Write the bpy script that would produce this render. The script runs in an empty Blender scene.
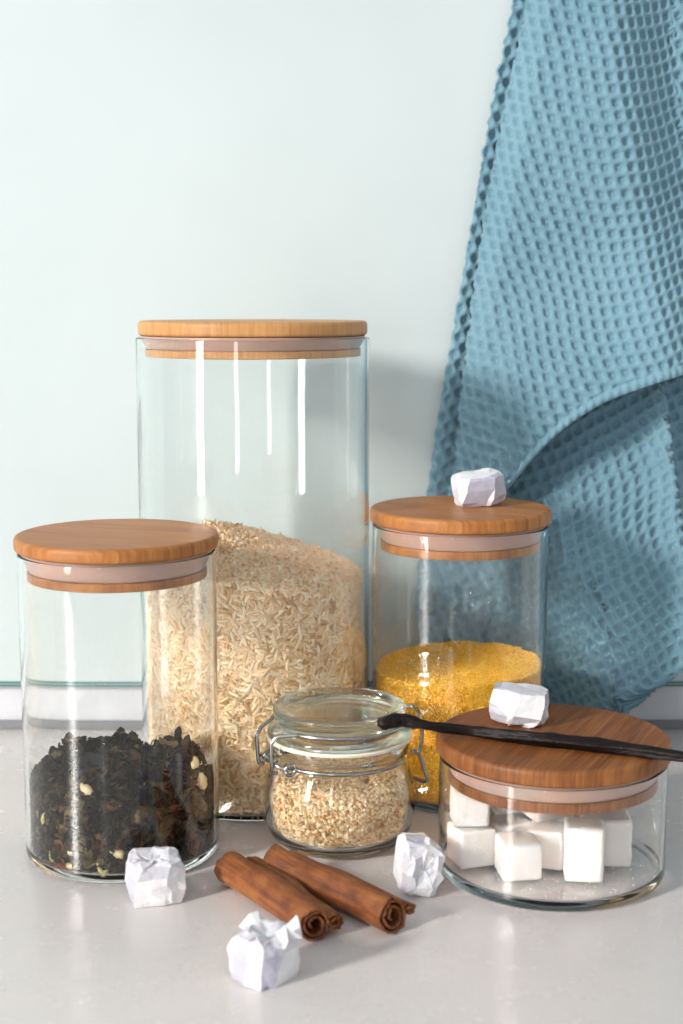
import bpy, bmesh, math, random
import numpy as np
from mathutils import Vector, Matrix, Euler

scene = bpy.context.scene
C = scene.collection

# ------------------------------------------------------------------ camera
CAM_H, PITCH, FPX, W, H = 0.28, math.radians(8.3), 1450.0, 683, 1024
cam_d = bpy.data.cameras.new('camera')
cam = bpy.data.objects.new('camera', cam_d); C.objects.link(cam)
cam.location = (0, 0, CAM_H)
cam.rotation_euler = (math.pi / 2 - PITCH, 0, 0)
cam_d.sensor_fit = 'VERTICAL'; cam_d.sensor_height = 36.0; cam_d.sensor_width = 24.0
cam_d.lens = FPX / H * 36.0
cam_d.clip_start = 0.01; cam_d.clip_end = 50
cam_d.dof.use_dof = True
cam_d.dof.focus_distance = 0.765
cam_d.dof.aperture_fstop = 8
scene.camera = cam

# ------------------------------------------------------------------ light
world = bpy.data.worlds.new('World'); scene.world = world; world.use_nodes = True
bg = world.node_tree.nodes['Background']
bg.inputs['Color'].default_value = (0.90, 0.945, 1.0, 1)
bg.inputs['Strength'].default_value = 0.60

def area(name, loc, target, sx, sy, power, color):
    l = bpy.data.lights.new(name, 'AREA'); l.shape = 'RECTANGLE'; l.size = sx; l.size_y = sy
    l.energy = power; l.color = color
    o = bpy.data.objects.new(name, l); C.objects.link(o); o.location = loc
    d = Vector(target) - Vector(loc)
    o.rotation_euler = d.to_track_quat('-Z', 'Y').to_euler()
    return o
# tall balcony window to the front left (two panes), its lower half below the counter's height
area('window_light_upper', (-3.30, -2.05, 1.80), (0, 0.8, 0.15), 0.45, 0.85, 215, (1.0, 0.955, 0.90))
area('window_light_lower', (-3.80, -2.40, 0.30), (0, 0.8, 0.12), 0.62, 2.10, 62, (1.0, 0.97, 0.94))
area('far_window_light', (-1.20, -4.2, 0.85), (0, 0.8, 0.12), 0.35, 2.6, 22, (0.93, 0.97, 1.0))

scene.view_settings.view_transform = 'Standard'
scene.view_settings.look = 'None'
scene.view_settings.exposure = 0.0
scene.view_settings.gamma = 1.0
scene.cycles.use_denoising = True
scene.cycles.max_bounces = 24
scene.cycles.transmission_bounces = 20
scene.cycles.transparent_max_bounces = 32
scene.cycles.glossy_bounces = 8
scene.cycles.diffuse_bounces = 5
scene.cycles.sample_clamp_indirect = 0.0
scene.cycles.blur_glossy = 0.0

# ------------------------------------------------------------------ pixel -> place (used only to read positions off the photo)
cp, sp_ = math.cos(PITCH), math.sin(PITCH)
def ray(px, py):
    x = (px - W / 2) / FPX; y = -(py - H / 2) / FPX
    return Vector((x, cp + y * sp_, -sp_ + y * cp))
def onY(px, py, Y):
    r = ray(px, py); t = Y / r.y
    return Vector((r.x * t, Y, CAM_H + r.z * t))
def onZ(px, py, z=0.0):
    r = ray(px, py); t = (z - CAM_H) / r.z
    return Vector((r.x * t, r.y * t, z))

# ------------------------------------------------------------------ helpers
def tag(o, label=None, cat=None, group=None, kind=None):
    if label: o['label'] = label
    if cat: o['category'] = cat
    if group: o['group'] = group
    if kind: o['kind'] = kind
    return o
def empty(name, loc, rz=0.0):
    o = bpy.data.objects.new(name, None); C.objects.link(o)
    o.location = loc; o.rotation_euler = (0, 0, rz); o.empty_display_size = 0.02
    return o
def link(name, me, mat, parent=None, loc=None, smooth=True):
    o = bpy.data.objects.new(name, me); C.objects.link(o)
    if mat: me.materials.append(mat)
    if smooth: me.shade_smooth()
    else: me.shade_flat()
    if parent: o.parent = parent
    if loc is not None: o.location = loc
    return o
def mesh_np(name, verts, faces):
    """verts (n,3); faces: (m,k) int array or list of arrays of different k"""
    me = bpy.data.meshes.new(name)
    if not isinstance(faces, list): faces = [faces]
    faces = [np.asarray(f, dtype=np.int32) for f in faces if len(f)]
    me.vertices.add(len(verts)); me.vertices.foreach_set('co', np.asarray(verts, dtype=np.float32).ravel())
    loops = np.concatenate([f.ravel() for f in faces])
    tot = np.concatenate([np.full(len(f), f.shape[1], dtype=np.int32) for f in faces])
    start = np.concatenate([[0], np.cumsum(tot)[:-1]]).astype(np.int32)
    me.loops.add(len(loops)); me.loops.foreach_set('vertex_index', loops)
    me.polygons.add(len(tot)); me.polygons.foreach_set('loop_start', start)
    me.polygons.foreach_set('loop_total', tot)
    me.update(calc_edges=True); me.validate()
    return me
def bm_mesh(name, bm):
    me = bpy.data.meshes.new(name); bmesh.ops.recalc_face_normals(bm, faces=bm.faces); bm.to_mesh(me); bm.free(); return me
def round_profile(pts, radii, n=6):
    """polyline (r,z) closed or open with rounded corners"""
    out = []
    for i, (p, rad) in enumerate(zip(pts, radii)):
        p = Vector(p)
        if rad <= 0: out.append(tuple(p)); continue
        a = Vector(pts[i - 1]); b = Vector(pts[(i + 1) % len(pts)])
        da = (a - p).normalized(); db = (b - p).normalized()
        ang = da.angle(db); t = rad / math.tan(ang / 2)
        pa = p + da * t; pb = p + db * t
        g_ = min(.0006, ((a - p).length - t) * .3); out.append(tuple(pa + da * g_))
        for k in range(n + 1):
            s = k / n
            q = pa * (1 - s) ** 2 + p * 2 * s * (1 - s) + pb * s ** 2
            out.append(tuple(q))
        g_ = min(.0006, ((b - p).length - t) * .3); out.append(tuple(pb + db * g_))
    return out
def lathe(name, prof, seg=128, closed=True):
    """prof [(r,z)] ; r==0 points become poles"""
    prof = list(prof); n = len(prof); verts = []; ids = []
    th = np.arange(seg) * 2 * math.pi / seg
    for r, z in prof:
        if r < 1e-7:
            ids.append([len(verts)] * seg); verts.append((0, 0, z))
        else:
            ids.append(list(range(len(verts), len(verts) + seg)))
            verts += [(r * math.cos(t), r * math.sin(t), z) for t in th]
    faces = []
    rng = range(n) if closed else range(n - 1)
    for i in rng:
        a = ids[i]; b = ids[(i + 1) % n]
        if a[0] == a[-1] and b[0] == b[-1]: continue
        for k in range(seg):
            k2 = (k + 1) % seg
            f = [a[k], a[k2], b[k2], b[k]]
            g = []
            for v in f:
                if v not in g: g.append(v)
            if len(g) >= 3: faces.append(g)
    me = bpy.data.meshes.new(name); me.from_pydata(verts, [], faces); me.update()
    bm = bmesh.new(); bm.from_mesh(me); bmesh.ops.recalc_face_normals(bm, faces=bm.faces); bm.to_mesh(me); bm.free()
    return me
def catmull(pts, n=8, closed=False):
    P = [Vector(p) for p in pts]; out = []
    m = len(P)
    for i in range(m if closed else m - 1):
        p0 = P[(i - 1) % m] if (closed or i > 0) else P[0]
        p1 = P[i]; p2 = P[(i + 1) % m]
        p3 = P[(i + 2) % m] if (closed or i + 2 < m) else P[-1]
        for k in range(n):
            t = k / n
            out.append(0.5 * ((2 * p1) + (-p0 + p2) * t + (2 * p0 - 5 * p1 + 4 * p2 - p3) * t * t + (-p0 + 3 * p1 - 3 * p2 + p3) * t ** 3))
    if not closed: out.append(P[-1])
    return out
def tube_bm(bm, path, rad, seg=10, closed=False, caps=True):
    path = [Vector(p) for p in path]; m = len(path); rings = []
    up = Vector((0, 0, 1)); prev = None
    for i, p in enumerate(path):
        a = path[(i - 1) % m] if (closed or i > 0) else path[0]
        b = path[(i + 1) % m] if (closed or i < m - 1) else path[-1]
        t = (b - a).normalized()
        if prev is None:
            ref = up if abs(t.z) < 0.9 else Vector((1, 0, 0))
            nrm = (ref - t * ref.dot(t)).normalized()
        else:
            nrm = (prev - t * prev.dot(t)).normalized()
        prev = nrm; bn = t.cross(nrm)
        r = rad(i / (m - 1)) if callable(rad) else rad
        rings.append([bm.verts.new(p + (nrm * math.cos(q) + bn * math.sin(q)) * r) for q in [2 * math.pi * k / seg for k in range(seg)]])
    for i in range(m if closed else m - 1):
        A = rings[i]; B = rings[(i + 1) % m]
        for k in range(seg): bm.faces.new((A[k], A[(k + 1) % seg], B[(k + 1) % seg], B[k]))
    if caps and not closed:
        bm.faces.new(rings[0][::-1]); bm.faces.new(rings[-1])
def tube(name, path, rad, seg=10, closed=False):
    bm = bmesh.new(); tube_bm(bm, path, rad, seg, closed); return bm_mesh(name, bm)

# ------------------------------------------------------------------ material helpers
class NT:
    def __init__(self, name):
        self.m = bpy.data.materials.new(name); self.m.use_nodes = True
        self.t = self.m.node_tree; self.t.nodes.clear()
        self.out = self.n('ShaderNodeOutputMaterial')
    def n(self, typ, **kw):
        nd = self.t.nodes.new(typ)
        for k, v in kw.items(): setattr(nd, k, v)
        return nd
    def l(self, a, b): self.t.links.new(a, b)
    def pbsdf(self, **kw):
        b = self.n('ShaderNodeBsdfPrincipled')
        for k, v in kw.items(): b.inputs[k].default_value = v
        self.l(b.outputs[0], self.out.inputs['Surface']); return b
    def ramp(self, fac, stops, interp='LINEAR'):
        r = self.n('ShaderNodeValToRGB'); r.color_ramp.interpolation = interp
        e = r.color_ramp.elements
        while len(e) < len(stops): e.new(0.5)
        for el, (p, c) in zip(e, stops): el.position = p; el.color = (*c, 1)
        self.l(fac, r.inputs[0]); return r
    def noise(self, vec=None, scale=5.0, detail=3.0, rough=0.5):
        nd = self.n('ShaderNodeTexNoise'); nd.inputs['Scale'].default_value = scale
        nd.inputs['Detail'].default_value = detail; nd.inputs['Roughness'].default_value = rough
        if vec is not None: self.l(vec, nd.inputs['Vector'])
        return nd
    def mapping(self, src, scale=(1, 1, 1), rot=(0, 0, 0), loc=(0, 0, 0)):
        m = self.n('ShaderNodeMapping'); m.inputs['Scale'].default_value = scale
        m.inputs['Rotation'].default_value = rot; m.inputs['Location'].default_value = loc
        self.l(src, m.inputs['Vector']); return m.outputs[0]
    def coord(self, k='Object'): return self.n('ShaderNodeTexCoord').outputs[k]
    def bump(self, h, strength, dist, bsdf):
        b = self.n('ShaderNodeBump'); b.inputs['Strength'].default_value = strength; b.inputs['Distance'].default_value = dist
        self.l(h, b.inputs['Height']); self.l(b.outputs[0], bsdf.inputs['Normal']); return b
    def math(self, op, a, b=None, v=None):
        m = self.n('ShaderNodeMath', operation=op)
        self.l(a, m.inputs[0])
        if b is not None: self.l(b, m.inputs[1])
        if v is not None: m.inputs[1].default_value = v
        return m.outputs[0]

def mat_true_glass(name, color, rough=0.0, ior=1.42):
    t = NT(name)
    g = t.n('ShaderNodeBsdfGlass'); g.inputs['IOR'].default_value = ior; g.inputs['Roughness'].default_value = rough
    g.inputs['Color'].default_value = (*color, 1)
    n = t.noise(t.mapping(t.coord(), scale=(1, 1, .45)), 34, 1, .4); t.bump(n.outputs[0], .25, .0012, g)
    t.l(g.outputs[0], t.out.inputs['Surface']); return t.m
def mat_bamboo(name, cols, strip=0.0145, grain=1.0, rough=0.42, seed=0.0):
    t = NT(name); co = t.coord('Object')
    co2 = t.mapping(co, loc=(seed, seed * 1.7, 0))
    sep = t.n('ShaderNodeSeparateXYZ'); t.l(co2, sep.inputs[0])
    idx = t.math('FLOOR', t.math('DIVIDE', sep.outputs['X'], v=strip))
    wn = t.n('ShaderNodeTexWhiteNoise', noise_dimensions='1D'); t.l(idx, wn.inputs['W'])
    # shift the grain from strip to strip
    cmb = t.n('ShaderNodeCombineXYZ'); t.l(wn.outputs['Value'], cmb.inputs['Y'])
    add = t.n('ShaderNodeVectorMath', operation='ADD'); t.l(co2, add.inputs[0]); t.l(cmb.outputs[0], add.inputs[1])
    g1 = t.noise(t.mapping(add.outputs[0], scale=(900 * grain, 22, 60)), 1.0, 3, 0.6)
    g2 = t.noise(t.mapping(add.outputs[0], scale=(220, 12, 30)), 1.0, 3, 0.6)
    g3 = t.noise(t.mapping(add.outputs[0], scale=(60, 25, 15)), 1.0, 2, 0.5)
    f = t.math('ADD', t.math('MULTIPLY', g1.outputs[0], v=0.52), t.math('MULTIPLY', g2.outputs[0], v=0.44))
    f = t.math('ADD', f, t.math('MULTIPLY', g3.outputs[0], v=0.14))
    f = t.math('ADD', f, t.math('MULTIPLY', wn.outputs['Value'], v=0.10))
    r = t.ramp(f, [(0.33, cols[0]), (0.56, cols[1]), (0.78, cols[2])])
    b = t.pbsdf(Roughness=rough); b.inputs['Specular IOR Level'].default_value = 0.35; t.l(r.outputs[0], b.inputs['Base Color'])
    rr = t.n('ShaderNodeMapRange'); rr.inputs['To Min'].default_value = rough - 0.08; rr.inputs['To Max'].default_value = rough + 0.14
    t.l(g2.outputs[0], rr.inputs['Value']); t.l(rr.outputs[0], b.inputs['Roughness'])
    t.bump(f, 0.35, 0.0004, b); return t.m
def mat_grain(name, stops, rough=0.5, sss=0.0, bump=0.0, trans=0.0):
    t = NT(name); g = t.n('ShaderNodeNewGeometry')
    r = t.ramp(g.outputs['Random Per Island'], stops)
    b = t.pbsdf(Roughness=rough); t.l(r.outputs[0], b.inputs['Base Color'])
    if sss > 0:
        b.inputs['Subsurface Weight'].default_value = sss
        b.inputs['Subsurface Radius'].default_value = (1.0, 0.7, 0.45)
        b.inputs['Subsurface Scale'].default_value = 0.0012
    if bump > 0:
        n = t.noise(t.coord(), 900, 3); t.bump(n.outputs[0], bump, 0.0004, b)
    return t.m

# ------------------------------------------------------------------ materials
def mk_counter():
    t = NT('counter_laminate'); co = t.coord('Object')
    n1 = t.noise(co, 5, 4); n2 = t.noise(co, 700, 2); n3 = t.noise(co, 40, 5, 0.6)
    f = t.math('ADD', t.math('MULTIPLY', n1.outputs[0], v=0.6), t.math('MULTIPLY', n2.outputs[0], v=0.4))
    r = t.ramp(f, [(0.30, (0.625, 0.59, 0.57)), (0.7, (0.69, 0.655, 0.635))])
    b = t.pbsdf(); t.l(r.outputs[0], b.inputs['Base Color'])
    mr = t.n('ShaderNodeMapRange'); mr.inputs['To Min'].default_value = 0.24; mr.inputs['To Max'].default_value = 0.30
    t.l(n3.outputs[0], mr.inputs['Value']); t.l(mr.outputs[0], b.inputs['Roughness'])
    t.bump(n2.outputs[0], 0.08, 0.0005, b); return t.m
def mk_plain(name, col, rough=0.4, metal=0.0, nscale=0, nb=0.0, **kw):
    t = NT(name); b = t.pbsdf(Roughness=rough, Metallic=metal, **kw)
    if nscale:
        n = t.noise(t.coord(), nscale, 4)
        r = t.ramp(n.outputs[0], [(0.3, tuple(c * 0.93 for c in col)), (0.7, tuple(min(1, c * 1.05) for c in col))])
        t.l(r.outputs[0], b.inputs['Base Color'])
        if nb: t.bump(n.outputs[0], nb, 0.0005, b)
    else: b.inputs['Base Color'].default_value = (*col, 1)
    return t.m
M = {}
M['counter'] = mk_counter()
M['splash'] = mk_plain('mint_glass_splashback', (0.55, 0.62, 0.62), 0.30, nscale=3, nb=0.0, **{'Specular IOR Level': 0.25})
M['splash_edge'] = mk_plain('green_glass_edge', (0.07, 0.20, 0.20), 0.2)
M['white_strip'] = mk_plain('white_wall_paint', (0.63, 0.64, 0.67), 0.4, nscale=40)
M['joint'] = mk_plain('grey_joint_profile', (0.22, 0.225, 0.24), 0.35, nscale=80)
M['glass'] = mat_true_glass('jar_glass', (0.993, 0.998, 0.996))
M['glass_big'] = mat_true_glass('tall_jar_glass', (0.985, 0.993, 0.990))
M['clip_glass'] = mat_true_glass('clip_jar_glass', (0.985, 0.988, 0.978))
M['lid_glass'] = mat_true_glass('pressed_lid_glass', (0.965, 0.975, 0.955), 0.10)
M['bamboo'] = mat_bamboo('bamboo_orange', [(0.17, 0.056, 0.014), (0.38, 0.143, 0.036), (0.54, 0.24, 0.072)], seed=0.003)
M['bamboo_light'] = mat_bamboo('bamboo_pale', [(0.36, 0.155, 0.048), (0.52, 0.255, 0.088), (0.63, 0.345, 0.135)], strip=0.017, seed=0.007)
M['bamboo_dark'] = mat_bamboo('bamboo_brown', [(0.065, 0.020, 0.006), (0.21, 0.070, 0.018), (0.36, 0.145, 0.042)], strip=0.019, grain=1.0, rough=0.46)
def mk_silicone():
    t = NT('silicone_seal')
    b = t.pbsdf(Roughness=0.35); b.inputs['Base Color'].default_value = (0.50, 0.34, 0.28, 1)
    b.inputs['Subsurface Weight'].default_value = 0.5; b.inputs['Subsurface Scale'].default_value = 0.004
    return t.m
M['seal'] = mk_silicone()
M['rubber'] = mk_plain('cream_rubber', (0.86, 0.80, 0.66), 0.5, **{'Subsurface Weight': 0.2, 'Subsurface Scale': 0.002})
M['steel'] = mk_plain('steel_wire', (0.42, 0.41, 0.40), 0.22, metal=1.0, nscale=300)
M['rice'] = mat_grain('rice_grains', [(0.0, (0.60, 0.33, 0.13)), (0.2, (0.82, 0.54, 0.29)), (0.7, (0.92, 0.69, 0.43)), (1.0, (0.96, 0.82, 0.62))], 0.42, sss=0.05)
M['rice_core'] = mk_plain('rice_core', (0.50, 0.29, 0.13), 0.8, nscale=300, nb=1.0)  # darker than the grains: shade in the gaps put into the core's colour
M['couscous'] = mat_grain('couscous_grains', [(0.0, (0.82, 0.40, 0.03)), (0.4, (0.92, 0.51, 0.05)), (0.8, (0.95, 0.58, 0.08)), (1.0, (0.95, 0.68, 0.22))], 0.85)
M['couscous'].node_tree.nodes['Principled BSDF'].inputs['Specular IOR Level'].default_value = 0.1
M['couscous_core'] = mk_plain('couscous_core', (0.60, 0.31, 0.04), 0.8, nscale=600, nb=1.0)
M['sesame'] = mat_grain('barley_grains', [(0.0, (0.50, 0.25, 0.09)), (0.25, (0.78, 0.50, 0.25)), (0.7, (0.90, 0.68, 0.42)), (1.0, (0.95, 0.84, 0.66))], 0.42, sss=0.2)
M['sesame_core'] = mk_plain('barley_core', (0.58, 0.34, 0.18), 0.8, nscale=400, nb=1.0)
M['tea'] = mat_grain('tea_leaf', [(0.0, (0.005, 0.004, 0.003)), (0.35, (0.014, 0.010, 0.006)), (0.65, (0.045, 0.032, 0.015)), (0.88, (0.095, 0.070, 0.032)), (0.955, (0.16, 0.045, 0.02)), (0.985, (0.12, 0.085, 0.04)), (1.0, (0.26, 0.19, 0.08))], 0.6, bump=0.6)
M['tea'].node_tree.nodes['Principled BSDF'].inputs['Specular IOR Level'].default_value = 0.12
M['tea_core'] = mk_plain('tea_core', (0.010, 0.008, 0.006), 0.9)
M['bud'] = mk_plain('dried_bud', (0.70, 0.56, 0.32), 0.6, nscale=500, nb=0.6)
def mk_sugar():
    t = NT('pressed_sugar'); co = t.coord()
    b = t.pbsdf(Roughness=0.55); b.inputs['Base Color'].default_value = (0.96, 0.88, 0.84, 1)
    b.inputs['Subsurface Weight'].default_value = 0.55; b.inputs['Subsurface Scale'].default_value = 0.004
    b.inputs['Subsurface Radius'].default_value = (1.0, 0.85, 0.75)
    v = t.n('ShaderNodeTexVoronoi'); v.inputs['Scale'].default_value = 1500; t.l(co, v.inputs['Vector'])
    n = t.noise(co, 600, 3)
    t.bump(t.math('ADD', v.outputs['Distance'], n.outputs[0]), 0.4, 0.0004, b); return t.m
M['sugar'] = mk_sugar()
def mk_paper():
    t = NT('wax_paper'); co = t.coord()
    at = t.n('ShaderNodeAttribute'); at.attribute_name = 'ply'
    n = t.noise(co, 260, 4, 0.6)
    f = t.math('ADD', at.outputs['Fac'], t.math('MULTIPLY', n.outputs[0], v=0.25))
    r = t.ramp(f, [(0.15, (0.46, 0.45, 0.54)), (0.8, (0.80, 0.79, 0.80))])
    b = t.pbsdf(Roughness=0.55); t.l(r.outputs[0], b.inputs['Base Color'])
    b.inputs['Subsurface Weight'].default_value = 0.25; b.inputs['Subsurface Scale'].default_value = 0.002
    n2 = t.noise(co, 120, 5, 0.65)
    t.bump(n2.outputs[0], 0.7, 0.0016, b)
    return t.m
M['paper'] = mk_paper()
def mk_cinnamon():
    t = NT('cinnamon_bark'); co = t.coord()
    s1 = t.noise(t.mapping(co, scale=(18, 420, 420)), 1.0, 4, 0.65)
    s2 = t.noise(co, 90, 4, 0.6)
    f = t.math('ADD', t.math('MULTIPLY', s1.outputs[0], v=0.6), t.math('MULTIPLY', s2.outputs[0], v=0.5))
    r = t.ramp(f, [(0.33, (0.06, 0.016, 0.005)), (0.50, (0.20, 0.058, 0.013)), (0.70, (0.36, 0.13, 0.034))])
    b = t.pbsdf(Roughness=0.55); t.l(r.outputs[0], b.inputs['Base Color'])
    n3 = t.noise(co, 500, 4, 0.7); t.bump(t.math('ADD', f, t.math('MULTIPLY', n3.outputs[0], v=.4)), .8, 0.0013, b); return t.m
M['cinnamon'] = mk_cinnamon()
def mk_vanilla():
    t = NT('vanilla_skin'); co = t.coord()
    s1 = t.noise(t.mapping(co, scale=(30, 500, 500)), 1.0, 4, 0.6)
    r = t.ramp(s1.outputs[0], [(0.35, (0.004, 0.002, 0.002)), (0.7, (0.014, 0.006, 0.005))])
    b = t.pbsdf(Roughness=0.40); b.inputs['Specular IOR Level'].default_value = 0.22; t.l(r.outputs[0], b.inputs['Base Color'])
    t.bump(s1.outputs[0], 0.8, 0.001, b); return t.m
M['vanilla'] = mk_vanilla()
def mk_towel():
    t = NT('blue_waffle_cotton'); co = t.coord()
    n1 = t.noise(co, 9, 3); n2 = t.noise(co, 1400, 3, 0.6)
    f = t.math('ADD', t.math('MULTIPLY', n1.outputs[0], v=0.6), t.math('MULTIPLY', n2.outputs[0], v=0.4))
    r = t.ramp(f, [(0.3, (0.140, 0.300, 0.385)), (0.7, (0.215, 0.395, 0.485))])
    b = t.pbsdf(Roughness=0.9); t.l(r.outputs[0], b.inputs['Base Color'])
    b.inputs['Sheen Weight'].default_value = 0.35; b.inputs['Sheen Roughness'].default_value = 0.5
    t.bump(n2.outputs[0], 0.9, 0.0011, b); return t.m
M['towel'] = mk_towel()

# ------------------------------------------------------------------ the setting
WALL_Y = 0.929
def box_obj(name, x0, x1, y0, y1, z0, z1, mat, bevel=0.0, parent=None, segs=3):
    bm = bmesh.new(); bmesh.ops.create_cube(bm, size=1)
    for v in bm.verts:
        v.co = Vector((x0 + (v.co.x + .5) * (x1 - x0), y0 + (v.co.y + .5) * (y1 - y0), z0 + (v.co.z + .5) * (z1 - z0)))
    if bevel: bmesh.ops.bevel(bm, geom=bm.edges[:], offset=bevel, segments=segs, profile=0.5, affect='EDGES')
    return link(name, bm_mesh(name, bm), mat, parent, smooth=False)
o = box_obj('countertop', -1.4, 1.4, 0.22, 0.96, -0.04, 0.0, M['counter'], 0.003); tag(o, kind='structure')
o = box_obj('wall', -1.4, 1.4, WALL_Y, 1.05, 0.001, 1.4, M['white_strip']); tag(o, kind='structure')
z_edge = onY(100, 686.5, WALL_Y - 0.006).z
sb = empty('glass_splashback', (0, WALL_Y - 0.003, z_edge))
tag(sb, 'pale mint glass splashback panel covering the wall behind the jars', 'splashback')
p = box_obj('panel', -1.4, 1.4, -0.003, 0.002, 0.0035, 1.3, M['splash'], 0, sb)
p = box_obj('bottom_edge', -1.4, 1.4, -0.0030, 0.002, 0.0, 0.0012, M['splash_edge'], 0, sb)
p = box_obj('bottom_edge', -1.4, 1.4, -0.0034, 0.002, 0.0022, 0.0035, M['splash_edge'], 0, sb)
p = box_obj('bottom_groove', -1.4, 1.4, -0.0022, 0.002, 0.0012, 0.0022, M['splash'], 0, sb)
zj = onY(60, 719.5, WALL_Y).z
o = box_obj('joint_profile', -1.4, 1.4, WALL_Y - 0.0035, WALL_Y, 0.0, zj, M['joint'], 0.0008)
tag(o, 'thin grey sealing profile along the foot of the wall', 'sealing strip')

# ------------------------------------------------------------------ straight jars
def jar(name, base_px, base_py, rx_px, lid_r_px, lid_cy, label, glassm, bamboo, lid_t, seal_h, plug_h, rz, wall=0.0018, group=None, floor=0.004):
    b = onZ(base_px, base_py)
    depth = b.y * cp + CAM_H * sp_
    R = rx_px / FPX * depth
    # height of the lid's top surface from the lid's centre row
    ang = PITCH + math.atan((lid_cy - 512) / FPX)
    hz = CAM_H - b.y * math.tan(ang)
    dl = b.y * cp + (CAM_H - hz) * sp_
    RL = lid_r_px / FPX * dl
    root = empty(name, b, rz); tag(root, label, 'jar', group)
    hg = hz - lid_t - 0.0012
    prof = [(0, 0), (R - 0.0, 0), (R, hg), (R - wall, hg), (R - wall, floor), (0, floor)]
    pr = [(0, 0.0008), (R * 0.72, 0.0008)] + round_profile([(0, 0), (R - 0.0, 0), (R, hg), (R - wall, hg), (R - wall, floor), (0, floor)],
         [0, 0.0045, 0.0007, 0.0007, 0.0030, 0], 6)[1:-1] + [(0, floor)]
    link('glass_body', lathe('glass_body', pr, 160), glassm, root)
    lid = lathe('lid', round_profile([(0, hz - lid_t), (RL, hz - lid_t), (RL, hz), (0, hz)], [0, 0.0022, 0.0026, 0], 6), 160)
    lo = link('lid', lid, bamboo, root)
    RI = R - wall - 0.0004
    s1 = round_profile([(RI - 0.006, hz - lid_t - seal_h), (RI - 0.0035, hz - lid_t - seal_h), (RI, hz - lid_t - 0.0018), (RI, hz - lid_t - 0.0002), (RI - 0.006, hz - lid_t - 0.0002)],
                       [0, 0.001, 0.0008, 0.0005, 0], 4)
    link('silicone_seal', lathe('silicone_seal', s1, 128), M['seal'], lo)
    z0 = hz - lid_t - seal_h
    pl = round_profile([(0, z0 - plug_h), (RI - 0.0025, z0 - plug_h), (RI - 0.0025, z0 - 0.0001), (0, z0 - 0.0001)], [0, 0.0008, 0.0006, 0], 4)
    link('lid_plug', lathe('lid_plug', pl, 128), bamboo, lo)
    return dict(root=root, b=b, R=R, Ri=R - wall, h=hz, floor=floor, RL=RL)

JT = jar('storage_jar', 257, 784, 111.5, 114.5, 320.5, 'tallest wide glass jar with a pale bamboo lid, filled over half with rice',
         M['glass_big'], M['bamboo_light'], 0.0080, 0.0072, 0.0042, 0.2, wall=0.0022, floor=0.0028)
JL = jar('storage_jar', 124, 848, 95.5, 101.5, 533, 'glass jar of dark loose tea with a flat bamboo lid before the rice jar',
         M['glass'], M['bamboo'], 0.0072, 0.0100, 0.0045, 1.25)
JR = jar('storage_jar', 457, 786, 85.5, 90.5, 507, 'glass jar of yellow couscous with a bamboo lid, standing before the blue towel',
         M['glass'], M['bamboo'], 0.0082, 0.0098, 0.0050, 1.0)
JS = jar('storage_jar', 550, 868, 112, 116.5, 734.5, 'low wide glass jar of sugar cubes with a dark grained bamboo lid',
         M['glass'], M['bamboo_dark'], 0.0085, 0.0088, 0.0052, -0.45, floor=0.005)

# ------------------------------------------------------------------ grains
rng = np.random.default_rng(7)
def template_spindle(nr=4, ns=6, L=1.0, Rr=0.5, blunt=0.6):
    v = [(-L / 2, 0, 0)]
    for i in range(nr):
        x = -L / 2 + L * (i + 1) / (nr + 1)
        s = abs(2 * x / L); r = Rr * (1 - s ** 2.2) ** blunt
        for k in range(ns):
            a = 2 * math.pi * k / ns; v.append((x, r * math.cos(a), r * math.sin(a)))
    v.append((L / 2, 0, 0)); tri = []; quad = []
    for k in range(ns): tri.append((0, 1 + (k + 1) % ns, 1 + k))
    for i in range(nr - 1):
        a = 1 + i * ns; b = a + ns
        for k in range(ns): quad.append((a + k, a + (k + 1) % ns, b + (k + 1) % ns, b + k))
    a = 1 + (nr - 1) * ns; e = len(v) - 1
    for k in range(ns): tri.append((a + k, a + (k + 1) % ns, e))
    return np.array(v), np.array(tri), np.array(quad)
def scatter(name, T, pos, ax, ay, az, sc):
    """instance template at pos with orthonormal axes; sc (n,3)"""
    v, tri, quad = T; n = len(pos); k = len(v)
    V = (pos[:, None, :] + v[None, :, 0:1] * (ax * sc[:, 0:1])[:, None, :] + v[None, :, 1:2] * (ay * sc[:, 1:2])[:, None, :] + v[None, :, 2:3] * (az * sc[:, 2:3])[:, None, :])
    off = (np.arange(n) * k)[:, None, None]
    fs = []
    if len(tri): fs.append((tri[None] + off).reshape(-1, 3))
    if len(quad): fs.append((quad[None] + off).reshape(-1, 4))
    return V.reshape(-1, 3), fs
def norm(a): return a / np.maximum(np.linalg.norm(a, axis=1, keepdims=True), 1e-9)
def frames(nrm, tilt):
    """random in-plane axis perpendicular to nrm, tilted out of plane by tilt"""
    n = len(nrm); r = rng.normal(size=(n, 3)); ax = norm(r - (r * nrm).sum(1, keepdims=True) * nrm)
    ax = norm(ax + nrm * rng.normal(size=(n, 1)) * tilt)
    ay = norm(np.cross(nrm, ax)); az = np.cross(ax, ay); return ax, ay, az
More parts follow.
